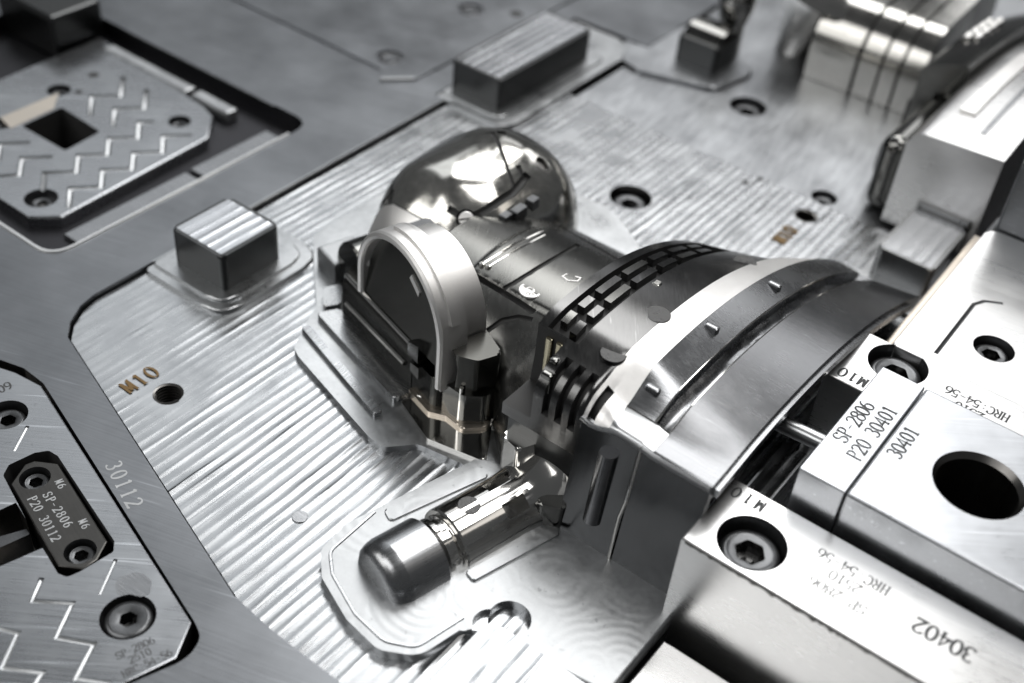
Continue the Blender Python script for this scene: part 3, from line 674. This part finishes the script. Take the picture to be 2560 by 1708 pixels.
# vent slats: four slots that run up the front wall and bend over the shoulder
def slat(xc, w=2.2): return extrude_profile([(-56, 34.6), (-49.4, 34.6), (-49.2, 39.5), (-47.8, 42.6), (-45.6, 44.4), (-42.6, 45.2), (-42.6, 62), (-56, 62)], xc-w/2, xc+w/2, 'x')
cut(vent, [slat(46.8), slat(51.0), slat(55.2)], 'slot'); cut(bandp, [slat(60.2)], 'slot')
# black vent band along the left edge, little pads standing in it
def band_cut(x0, x1, y0, y1, dep, n=40):
    ys = lin(y0, y1, n); lo = [(y, zsl((x0+x1)/2, y)-dep) for y in ys]; return extrude_profile(lo+[(y1, 75), (y0, 75)], x0, x1, 'x')
cut(vent, [band_cut(36.0, 46.0, -38, 52, 2.8)], 'slot')
cut(vent, [extrude_profile([(-56, 31), (-39.5, 31), (-38.5, 40), (-38.5, 75), (-56, 75)], 33.0, 42.6, 'x')], 'slot')
random.seed(3)
for x0, x1, off in ((37.6, 39.8, -35.5), (41.7, 43.9, -37)):
    y = off+1
    for k in range(9):
        ln = (4.6, 5.2, 10.5, 11.5, 9, 10, 8, 9, 7)[k]
        if y+ln > 50: break
        g = G().add(hsolid(lin(x0, x1, 3), None, lambda a, b: zsl(a, b)-0.1, 20, ys=lin(y, y+ln, 6)))
        V, F = g.v, g.f
        part("vent_pad", g, ('ventsteel', 'satin', 'ventsteel')[(k+int(x0)) % 3], sl, sharp=40); y += ln+3.2
for k in range(2):
    part("vent_tab", ebox(36.4+3.4*k, 38.6+3.4*k, -39.4, -37.4, 36, 48.2, .4), 'gold_lit', sl)
part("vent_tab", ebox(42.7, 46, -50, -47.5, 40, 46.6, .5), 'polishdark', sl); part("vent_tab", ebox(42.7, 45, -46.6, -44.2, 40, 49, .5), 'polishdark', sl)
for px, py in ((1408, 812), (1510, 722), (1710, 603)):
    p = march(px, py, zsl); part("gate_spot", prism(circ(p.x, p.y, 3.6, 30), p.z-3, p.z+.22, .1), 'spot', sl)
p = march(1508, 652, zsl); part("vent_chip", ebox(p.x-1.1, p.x+1.1, p.y-1.2, p.y+1.2, p.z-1, p.z+.6, .3), 'polish', sl)
for px, py in ((1492, 893), (1628, 752), (1772, 655)):
    p = march(px, py, zsl); part("stop_lug", ebox(p.x-1.4, p.x+2.8, p.y-1.0, p.y+1.1, p.z-3, p.z+1.2, .5), 'strip', sl)
for gx in (74.45, 79.2): part("groove_edge_highlight", tube([(gx, y, zsl(gx, y)-.25) for y in lin(-43, 88, 44)], .32, 6), 'polish', sl)  # bright beads paint the highlights along both groove edges
part("parting_line_shade", tube([(x, -43.55, zsl(x, -43.55)+.02) for x in lin(66, 79.2, 6)], .22, 6), 'slot', sl)
part("under_edge", extrude_profile([(y, zsl(96.5, y)-1.6) for y in lin(-50, 90, 30)]+[(y, zsl(96.5, y)-4.2) for y in lin(90, -50, 30)], 96.55, 98.0, 'x'), 'strip', sl)

# ------------------------------------------------------------------ round core lying in front of the slider
AX = Vector((.235, .972, 0)).normalized(); AO = Vector((33.6, -104.2, 3.0)); SD = Vector((AX.y, -AX.x, 0))
rc = thing("round_core", "round capped pin core lying in its raised pocket before the slider", "mould core", (40, -75, 3))
part("cap", lathe([(.3, 0.2), (5.6, 0), (8.0, .5), (9.6, 1.8), (10.3, 3.6), (10.6, 5.6), (10.6, 17.0), (10.3, 17.3), (7, 17.4)], AO, AX, 56), 'capsteel', rc, sharp=40)
part("collar", lathe([(7.6, 17.2), (8.0, 18.4), (8.9, 18.9), (8.9, 20.2), (7.9, 20.7), (7.9, 22.2), (8.6, 22.6), (8.6, 23.2)], AO, AX, 48), 'polish', rc)
body = part("body", lathe([(8.2, 23.1), (9.8, 23.3), (10.0, 24), (10.0, 44), (10.3, 48), (11, 52), (13.2, 56), (15.5, 60), (15.5, 61)], AO, AX, 56), 'polish', rc, sharp=40)
def obox(t0, t1, s0, s1, z0, z1):
    V = [tuple(AO+AX*t+SD*s+Vector((0, 0, z-3))) for z in (z0, z1) for (t, s) in ((t0, s0), (t1, s0), (t1, s1), (t0, s1))]
    return V, [(0, 1, 2, 3), (4, 5, 6, 7)]+[(i, (i+1) % 4, 4+(i+1) % 4, 4+i) for i in range(4)]
cut(body, [obox(38.5, 46, -4.6, -1.2, 9.3, 30), obox(38.5, 46, 4.0, 7.6, 7.4, 30)], 'polish')
part("blasted_patch", lathe([(9.33, 30), (9.38, 30.05), (9.38, 37.5), (9.33, 37.6)], AO, AX, 56), 'blast', rc) if False else None
q = AO+AX*31+Vector((0, 0, 9.75))-SD*.6
part("gate_spot", lathe([(3.2, -1.2), (3.2, .12), (3.0, .22), (.1, .22)], q, (0.0, 0, 1), 30), 'spot', rc)
part("flare_fin", prism(rp([tuple((AO+AX*t+SD*s)[:2]) for t, s in ((50, -11), (50, -4), (60, -2), (60, -13))], 1.5), 0, 20, 2.5, 3), 'polish', rc)
part("flare_fin", prism(rp([tuple((AO+AX*t+SD*s)[:2]) for t, s in ((47, 8), (52, 14), (60, 14), (60, 4))], 1.5), 0, 11, 2.5, 3), 'polishdark', rc)

# ------------------------------------------------------------------ guide plates, slide blocks and pin on the right
def counterbored(o, holes, dep, mat='oxide'):
    cut(o, [cylz(x, y, r, z-dep, z+5) for (x, y, z, r) in holes], mat)
SCREWS = []
fb = at(1726, 1246, 32); bb = at(2061, 836, 32)
g1 = thing("guide_plate", "bright front guide plate stamped M10 and 30402, with the lone round screw at its corner", "guide plate", (130, -49, 0))
gp = part("plate", prism(rect(96, 265, -61.6, -35.1), -14, 32, .45), 'gib', g1)
counterbored(gp, [(fb[0], fb[1], 32, 8.9)], 12)
random.seed(11); V, F = [], []; xs_ = [97+.9*i for i in range(110)]
for x in xs_:
    dpt = .35+.9*max(0, fbm(x/2.3, 1.0, 7.0)+.25)+random.random()*.15; V += [(x, -61.66, 31.5), (x, -61.66, 31.5-dpt)]
V += [(v_[0], -61.45, v_[2]) for v_ in list(V)]; n_ = 2*len(xs_)
for i in range(len(xs_)-1): F += [(2*i, 2*i+2, 2*i+3, 2*i+1), (n_+2*i, n_+2*i+1, n_+2*i+3, n_+2*i+2), (2*i, n_+2*i, n_+2*i+2, 2*i+2), (2*i+1, 2*i+3, n_+2*i+3, n_+2*i+1)]
part("edge_wear", (V, F), 'key', g1, smooth=False)
lettering("M10", (106.9, -37.4, 32), (-1, 0), (0, -1), 3.7, 'ink', g1, adv=.93)
def three(pa, pb, pc, z, par, dirx, diry, h, adv=.66):
    for tx, p_ in (("SP-2806", pa), ("2510", pb), ("HRC:54-56", pc)):
        lettering(tx, (*p_, z), dirx, diry, h, 'ink', par, adv=adv, thick=.135, thin=.065)
three((140.8, -50.5), (137.4, -45.6), (142.7, -41.4), 32, g1, (-1, 0), (0, -1), 3.2)
lettering("30402", (165.9, -45.2, 32), (-1, 0), (0, -1), 4.5, 'ink', g1, adv=.67)
g2 = thing("guide_plate", "bright rear guide plate stamped M10, partly hidden behind the P20 block", "guide plate", (130, 31, 0))
gq = part("plate", prism(rect(95.6, 265, 19.2, 45.3), -14, 32, .45), 'gib', g2)
counterbored(gq, [(bb[0], bb[1], 32, 8.9)], 12)
lettering("M10", (107.0, 24.9, 32), (-1, 0), (0, -1), 4.0, 'ink', g2, adv=.78)
lettering("HRC:54-56", (144.2, 38.7, 32), (-1, 0), (0, -1), 3.4, 'ink', g2, adv=.62, thick=.135, thin=.065)
lettering("2510", (138.2, 34.2, 32), (-1, 0), (0, -1), 3.4, 'ink', g2, adv=.62, thick=.135, thin=.065)
screw(fb[0]+.2, fb[1]+.1, 32-3.2, 7.6, 4.1, "black socket screw sunk in the front guide plate beside its M10 stamp", "socket screws in the guide plates", .1)
screw(bb[0]+.2, bb[1]+.1, 32-3.2, 7.6, 4.1, "black socket screw in the rear guide plate, half hidden by the P20 block", "socket screws in the guide plates", .1)
BZ = 44.0
def lower(x, y, z=48.0):
    k = (BZ-CAM.z)/(z-CAM.z); return (CAM.x+(x-CAM.x)*k, CAM.y+(y-CAM.y)*k, BZ)
b1 = thing("slide_block", "narrow brushed steel block stamped P20 30401 against the bored block", "slide block", (118, -12, 0))
part("block", ebox(110.35, 122.95, -32.6, 18.4, -12, BZ, .35), 'brushr', b1)
lettering("SP-2806", lower(116.6, -21.2), (0, 1), (-1, 0), 4.0, 'ink', b1, adv=.665)
lettering("P20 30401", lower(122.0, -24.6), (0, 1), (-1, 0), 3.9, 'ink', b1, adv=.70)
b2 = thing("slide_block", "wide brushed steel block with a large round bore, stamped 30401", "slide block", (150, -12, 0))
bk = part("block", ebox(123.25, 260, -32.6, 18.4, -12, BZ, .7), 'brushr', b2)
hc = at(2247, 1112, BZ)
cut(bk, [lathe([(10.3, -50), (10.3, -1.6), (11.6, .02), (11.9, 3)], (hc[0], hc[1], BZ), (0, 0, 1), 64)], 'hole')
lettering("30401", lower(129.5, -17.2), (0, 1), (-1, 0), 3.9, 'ink', b2, adv=.69)
pin = thing("angle_pin", "shiny round steel rod joining the slider to the P20 block", "steel rod", (100, -6, 30))
part("rod", lathe([(2.0, 0), (2.5, .4), (2.5, 26)], (86, -7.0, 30.2), (1, 0.06, 0.0), 32), 'brush', pin)
part("foot", ebox(99, 110, -22, -19, -14, 12, .6), 'brush', pin)
bedp = thing("bed_plate", "blank bright steel plate in the bottom right corner under the guide plate", "steel plate", (140, -110, -1))
part("plate", prism(rect(100.2, 300, -300, -66.8), -30, -.6, .5), 'gib', bedp)
dk = thing("slide_pocket", "dark pocket floor between the two guide plates below the rod", "pocket floor", (105, -10, -20))
part("floor", box(97.2, 260, -34.8, 18.9, -30, -14), 'oxide', dk)  # shade between the guide plates put into the dark floor colour
wp = thing("wear_plate", "very bright wear plate with one oil groove and one screw, upper right", "wear plate", (130, 85, 0))
wpp = part("plate", prism(rp(rect(105.4, 280, 45.7, 127.6), [1, 0, 0, 4]), -14, 31.6, .5), 'gib', wp)
ww = at(2281, 800, 31.6)
cut(wpp, [tube([(117, 50.5, 31.7), (117, 82, 31.7), (119, 86, 31.7), (124, 89, 31.7)], .7, 8)], 'oxide')
counterbored(wpp, [(ww[0], ww[1], 31.6, 6.2)], 8)
screw(ww[0], ww[1], 29.4, 5.3, 2.9, "black socket screw in the bright wear plate beside the oil groove", "socket screws in the guide plates", .2)
gs = thing("guide_strip", "narrow warm toned guide strip between the insert and the wear plate", "guide strip", (100, 100, 0))
part("strip", ebox(99.6, 102.8, 46, 141, -20, 19, .6), 'bronze', gs); part("backing", ebox(103.2, 105, 46, 150, -20, 24, .3), 'oxide', gs)
ub = thing("side_block", "tall grey steel block at the right edge behind the wear plate", "steel block", (150, 170, 0))
part("block", ebox(107, 260, 128.6, 260, -14, 60, 1.0), 'frame', ub)

# ------------------------------------------------------------------ grooved wear plate, lower left, with its key
gw = thing("grooved_plate", "brushed wear plate with zigzag oil grooves stamped SP-2806, lower left corner", "wear plate", (-40, -150, 2))
gpl = [at(-30, 838, 2), at(38, 858, 2), at(95, 888, 2), at(440, 1432, 2), at(405, 1513, 2), at(278, 1575, 2), (-48, -213), (-190, -160)]
gpp = part("plate", prism(gpl, -14, 2.6, .4), 'plate', gw)
c5 = lambda x, y, z=2.6: (*at(x/2.383*.918, (1050+y/2.383)*.918, z), z)
kp = [c5(*p)[:2] for p in ((18, 330), (52, 268), (205, 196), (290, 182), (345, 215), (520, 480), (682, 722), (676, 785), (480, 902), (400, 937), (345, 915), (180, 640))]
cut(gpp, [prism(rp(kp, [2, 1, 1, 1.5, 1.5, 0, 1, 1, 1, 1.5, 1, 0], 4), -9, 9)], 'slot')
sp = [c5(*p)[:2] for p in ((-260, 655), (96, 492), (255, 762), (-260, 985))]
cut(gpp, [prism(sp, -8, 9)], 'hole')
cut(gpp, [cylz(*c5(762, 1172)[:2], 6.9, -6, 9), cylz(*at(15, 952, 2.6), 6.0, -6, 9)], 'oxide')
for ch, r in (([(165, 35), (85, 185)], .55), ([(690, 830), (595, 1040)], .55), ([(250, 940), (190, 1075), (430, 1092), (335, 1292), (558, 1332), (450, 1540), (660, 1572)], .72),
           ([(-60, 1232), (105, 1266), (10, 1472), (250, 1506), (190, 1600)], .72)):
    P = [Vector(c5(*p)) for p in ch]
    cut(gpp, [tube(P, r, 8)], 'groove')
part("slot_ledge", prism([c5(*p)[:2] for p in ((-260, 700), (140, 590), (160, 620), (-240, 800))], -8, -1.5), 'oxide', gw)
part("slot_floor", prism([c5(*p)[:2] for p in ((-260, 830), (250, 755), (240, 790), (-240, 975))], -8, -3.5), 'bronze', gw)
part("oil_stain", prism(rp([c5(*p)[:2] for p in ((685, 985), (700, 935), (760, 925), (800, 905), (860, 920), (905, 960), (895, 1040), (840, 1055), (760, 1035), (700, 1050))], 1.2, 4), 2.0, 2.62), 'strip', gw)
vd = (.42, .907); ud = (-.907, .42)
three((2.2, -160.9), (5.4, -159.6), (7.3, -163.2), 2.6, gw, (.307, .952), (-.952, .307), 2.1, .66)
lettering("09", (-96.3, -123.8, 2.6), (.2, .98), (-.98, .2), 3.2, 'ink', gw, adv=.68)
kk = thing("key_plate", "small dark key plate stamped P20 30112 in the grooved plate", "key plate", (-45, -140, 1))
kq = [c5(*p, 1.2)[:2] for p in ((60, 385), (145, 262), (205, 240), (350, 258), (640, 722), (580, 832), (495, 890), (345, 872))]
kpp = part("plate", prism(kq, -8, 1.2, .45), 'key', kk)
k1 = c5(208, 345, 1.2); k2 = c5(478, 782, 1.2)
cut(kpp, [cylz(k1[0], k1[1], 4.2, -4, 5), cylz(k2[0], k2[1], 4.2, -4, 5)], 'oxide')
lettering("M6", (-57.2, -134.4, 1.2), UU, VV, 2.1, 'inklight', kk, adv=.95)
lettering("SP-2806", (-55.6, -139.6, 1.2), (.973, -.229), (.229, .973), 2.4, 'inklight', kk, adv=.90)
lettering("P20 30112", (-57.4, -143.1, 1.2), (.963, -.27), (.27, .963), 2.4, 'inklight', kk, adv=.86)
lettering("M6", (-40.9, -139.2, 1.2), UU, VV, 2.1, 'inklight', kk, adv=.95)
screw(k1[0], k1[1], -.3, 3.6, 2.0, "small socket screw at the upper end of the dark key plate", "screws of the key plate", .2)
screw(k2[0], k2[1], -.3, 3.6, 2.0, "small socket screw at the lower end of the dark key plate", "screws of the key plate", .2)
p = c5(762, 1174); screw(p[0], p[1], 2.0, 5.95, 2.4, "flat dark socket screw beside the zigzag grooves, above the SP-2806 stamp", "screws of the grooved plates", .2)
p = at(15, 952, 2.6); screw(p[0], p[1], .6, 5.0, 2.4, "dark socket screw at the left edge below the stamp 09", "screws of the grooved plates", .2)

# ------------------------------------------------------------------ grooved plate with a square opening, upper left pocket
ug = thing("grooved_plate", "wear plate with a square hole and zigzag grooves, deep in its upper left pocket", "wear plate", (-205, -15, 0))
UZ = -1.0
c1 = lambda x, y, z=UZ: (*at(x/2.24*.918, y/2.24*.918, z), z)
upl = [c1(*p)[:2] for p in ((345, 1215), (152, 1218), (0, 1110), (-300, 860), (-200, 500), (0, 455), (560, 205), (1150, 600), (1195, 650), (1165, 770))]
cut(fp, [prism(rp([c1(*p)[:2] for p in ((345, 600), (562, 738), (365, 845), (120, 705))], 1.5, 4), -30, 9)], 'slot')
upp = part("plate", prism(upl, -5.4, UZ, .8), 'plate', ug)
sqp = [c1(*p)[:2] for p in ((345, 600), (562, 738), (365, 845), (120, 705))]
cut(upp, [prism(rp(sqp, 1.5, 4), -20, 9)], 'slot')
for ch in ([(690, 430), (678, 535), (515, 540), (505, 650)], [(820, 500), (810, 605), (645, 610), (632, 710)], [(862, 680), (780, 685), (775, 770), (612, 775), (603, 864), (440, 870), (430, 962), (250, 968), (240, 1060)],
           [(1075, 757), (915, 762), (912, 850), (750, 857), (742, 945), (575, 952), (568, 1046), (395, 1054), (385, 1165)], [(170, 797), (0, 805), (-10, 900)], [(295, 878), (125, 885), (110, 980), (-40, 988)]):
    cut(upp, [tube([Vector(c1(*p)) for p in ch], 1.05, 8)], 'groove')
for px, py, r in ((230, 1110, 6.0), (1005, 680, 4.5), (330, 505, 4.8), (10, 690, 4.5)):
    p = c1(px, py); cut(upp, [cylz(p[0], p[1], r, -5, 9)], 'oxide')
for px, py, tx in ((230, 1110, "near corner"), (1005, 680, "right corner"), (330, 505, "far side"), (10, 690, "left edge")):
    p = c1(px, py); screw(p[0], p[1], UZ-2.0, 3.9, 2.0, "dark socket screw at the %s of the square holed plate" % tx, "screws of the grooved plates", h=2.2)
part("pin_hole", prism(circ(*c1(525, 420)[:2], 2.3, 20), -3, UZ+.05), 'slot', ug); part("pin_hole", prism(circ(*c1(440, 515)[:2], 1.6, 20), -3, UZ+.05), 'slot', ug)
part("cover_strip", prism([c1(*p)[:2] for p in ((0, 660), (330, 520), (300, 610), (60, 720))], -3, UZ+.12), 'bronze', ug)
rl = thing("clamp_rail", "light clamp rail along the far side of the square holed plate, longer one", "rail", (-215, 36, 0))
part("rail", ebox(-250, -197, 34.5, 40.5, -5.4, -.5, .9), 'pad', rl)
rl2 = thing("clamp_rail", "light clamp rail along the far side of the square holed plate, shorter right one", "rail", (-180, 36, 0))
part("rail", ebox(-194, -172, 34.5, 40.5, -5.4, -.5, .9), 'pad', rl2)
sb_ = thing("side_block", "dark block with a bright top at the left edge beyond the square holed plate", "steel block", (-270, 10, 0))
part("block", ebox(-300, -262, 20, 46, -5.4, 14, 1.5), 'block', sb_)
fl = thing("spacer_bar", "dark spacer bar in the gap beside the square holed plate", "bar", (-146, -20, -8))
part("bar", ebox(-155.5, -142.5, -58, -2, -5.4, -3.8, .5), 'strip', fl); part("bar", ebox(-155.5, -142.5, 0, 40, -5.4, -3.4, .5), 'strip', fl)

# ------------------------------------------------------------------ plate with screws, top left of centre
cp = thing("cover_plate", "flat dark grey cover plate with a clipped bright corner, top of the frame", "cover plate", (-200, 180, 2))
cpp = part("plate", prism([(-330, 105), (-150, 103), (-143.5, 95.5), (-133.5, 106.5), (-133, 120), (-128, 420), (-330, 420)], 1, 2.9, .35), 'frame', cp)
part("clipped_edge", prism([(-143.4, 95.2), (-133.3, 106.2), (-134.4, 107.0), (-144.4, 96.2)], 2, 3.3, .3), 'groove', cp)
q1 = at(895, 131, 2.9); q2 = at(1080, 22, 2.9)
cut(cpp, [cylz(q1[0], q1[1], 6.3, 1.2, 9), cylz(q2[0], q2[1], 6.3, 1.2, 9)], 'oxide')
screw(q1[0], q1[1], 2.6, 5.2, 2.6, "dark socket screw near the clipped corner of the cover plate", "screws of the cover plate", h=1.6)
screw(q2[0], q2[1], 2.6, 5.2, 2.6, "dark socket screw farther up the cover plate near the top edge", "screws of the cover plate", h=1.6)
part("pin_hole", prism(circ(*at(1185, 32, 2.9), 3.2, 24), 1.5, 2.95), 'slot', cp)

# ------------------------------------------------------------------ screws on the insert
screw(-17.6, 99.2, -2.6, 6.6, 3.6, "socket screw in a round pocket of the ridged insert right of the dome", "socket screws in the inserts")

# ------------------------------------------------------------------ second cavity, blurred at the top right
ri = thing("core_insert", "smooth grey second insert beyond the far edge of the ridged one", "mould insert", (10, 240, 0))
rx = [(-77.9+1.2*i) for i in range(147)]
rip = part("milled_plate", hsolid(rx, lambda x: (148.6, 470), lambda x, y: -.3+.10*fbm(x/12, y/30, 5)+.25*ridge(x, y, 5.5, .2)*sm(230, 170, y), -28, ny=60), 'rear', ri, sharp=60)
s1 = at(1717, 243, 0); s2 = at(1892, 452, 0)
cut(rip, [cylz(s1[0], s1[1], 8.2, -8, 5), cylz(s2[0], s2[1], 5.2, -8, 5)], 'oxide')
screw(s1[0], s1[1], -2.6, 6.5, 3.6, "socket screw in the smooth second insert below its round core", "socket screws in the inserts")
screw(s2[0], s2[1], -2.4, 4.2, 2.2, "small socket screw near the brown stamped threaded hole", "socket screws in the inserts")
part("raised_pad", prism(rp([(-85, 190), (-70, 186), (-36, 196), (-30, 225), (-80, 240)], 8, 6), -1, 1.6, .9), 'rear', ri)
part("raised_pad", prism(circ(*at(1560, 120, 0), 26, 40), -1, 1.2, .8), 'rear', ri)
r1 = thing("ribbed_core", "rounded bright core with upright grooves standing on the smooth second insert", "mould core", (15, 265, 0))
def sh(r, h, y0, y1, n=10): return [(y0, 0), (y0, h-r)]+[(y0+r-r*math.cos(math.radians(90*k/n)), h-r+r*math.sin(math.radians(90*k/n))) for k in range(1, n+1)]+[(y1, h+4), (y1, 0)]
x0 = -14
for k, (wd, gap) in enumerate(((22, 1.8), (9, 1.4), (7, 1.4), (9, 0))):
    part("rib_body", extrude_profile(sh(22, 36, 240, 330), x0, x0+wd, 'x'), 'rib', r1); x0 += wd+gap
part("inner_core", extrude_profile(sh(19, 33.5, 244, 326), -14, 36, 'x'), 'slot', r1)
part("flare", lathe([(9, 0), (10, 6), (13, 16), (19, 28), (24, 34), (20, 38), (.5, 42)], (-30, 262, 0), (0.25, 0.0, 1), 40), 'polish', r1)
part("bulb", lathe([(6, 0), (6, 14), (8.5, 22), (9, 28), (7.5, 34), (4, 38), (.3, 39)], (-52, 236, 0), (0, 0, 1), 36), 'polish', r1)
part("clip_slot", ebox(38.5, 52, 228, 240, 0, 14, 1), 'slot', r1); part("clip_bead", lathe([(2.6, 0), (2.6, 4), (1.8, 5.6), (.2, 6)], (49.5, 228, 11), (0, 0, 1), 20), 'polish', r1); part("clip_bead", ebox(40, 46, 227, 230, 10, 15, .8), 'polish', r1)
r2_ = thing("square_boss", "dark square boss with a rounded bright top left of the ribbed core", "boss", (-53, 216, 0))
part("boss", prism(rp(rect(-64, -43, 207, 228), 2, 4), 0, 14, 1.6, 3), 'block', r2_)
part("boss_top", extrude_profile([(208.5, 13.6), (210, 15.6), (215, 18), (221, 18.6), (226.5, 17), (226.5, 13.6)], -62.5, -44.5, 'x'), 'polishdark', r2_)
r3 = thing("slider_insert", "second slider with a broad white top, beside the grooved core at the top right", "mould slider", (80, 200, 0))
def zr(x, y): return 45-.0012*(y-190)**2-.25*(97.5-x)*0.2
part("outer_face", hsolid(lin(63, 97.6, 20), None, lambda x, y: zr(x, y)-6*(1-math.sqrt(max(0, 1-max(0, (69-x)/6.01)**2))), 2, ys=lin(152.5, 330, 40)), 'gib', r3, sharp=40)
part("blasted_band", hsolid(lin(72, 78, 6), None, lambda x, y: zr(x, y)+1.2, 40, ys=lin(175, 250, 20)), 'blast', r3, sharp=40)
part("inner_strip", hsolid(lin(84, 86, 3), None, lambda x, y: zr(x, y)+.25, 38, ys=lin(165, 330, 40)), 'strip', r3, sharp=40)
part("vent_shell", hsolid(lin(46, 63.9, 10), None, lambda x, y: 47-.02*(x-64)**2-.0012*(y-200)**2, 2, ys=lin(205, 330, 30)), 'polishdark', r3, sharp=40)
for k in range(4):
    for j in range(2): part("vent_pad", ebox(49+4*j, 51.5+4*j, 240+9*k, 246+9*k, 30, 43+1.5*j-.9*k, .4), 'polish', r3)
part("front_block", ebox(52, 62.8, 158, 204, 0, 32, 5, 5), 'polishdark', r3); part("front_block", ebox(46, 58, 176, 215, 0, 20, 6, 5), 'polishdark', r3)
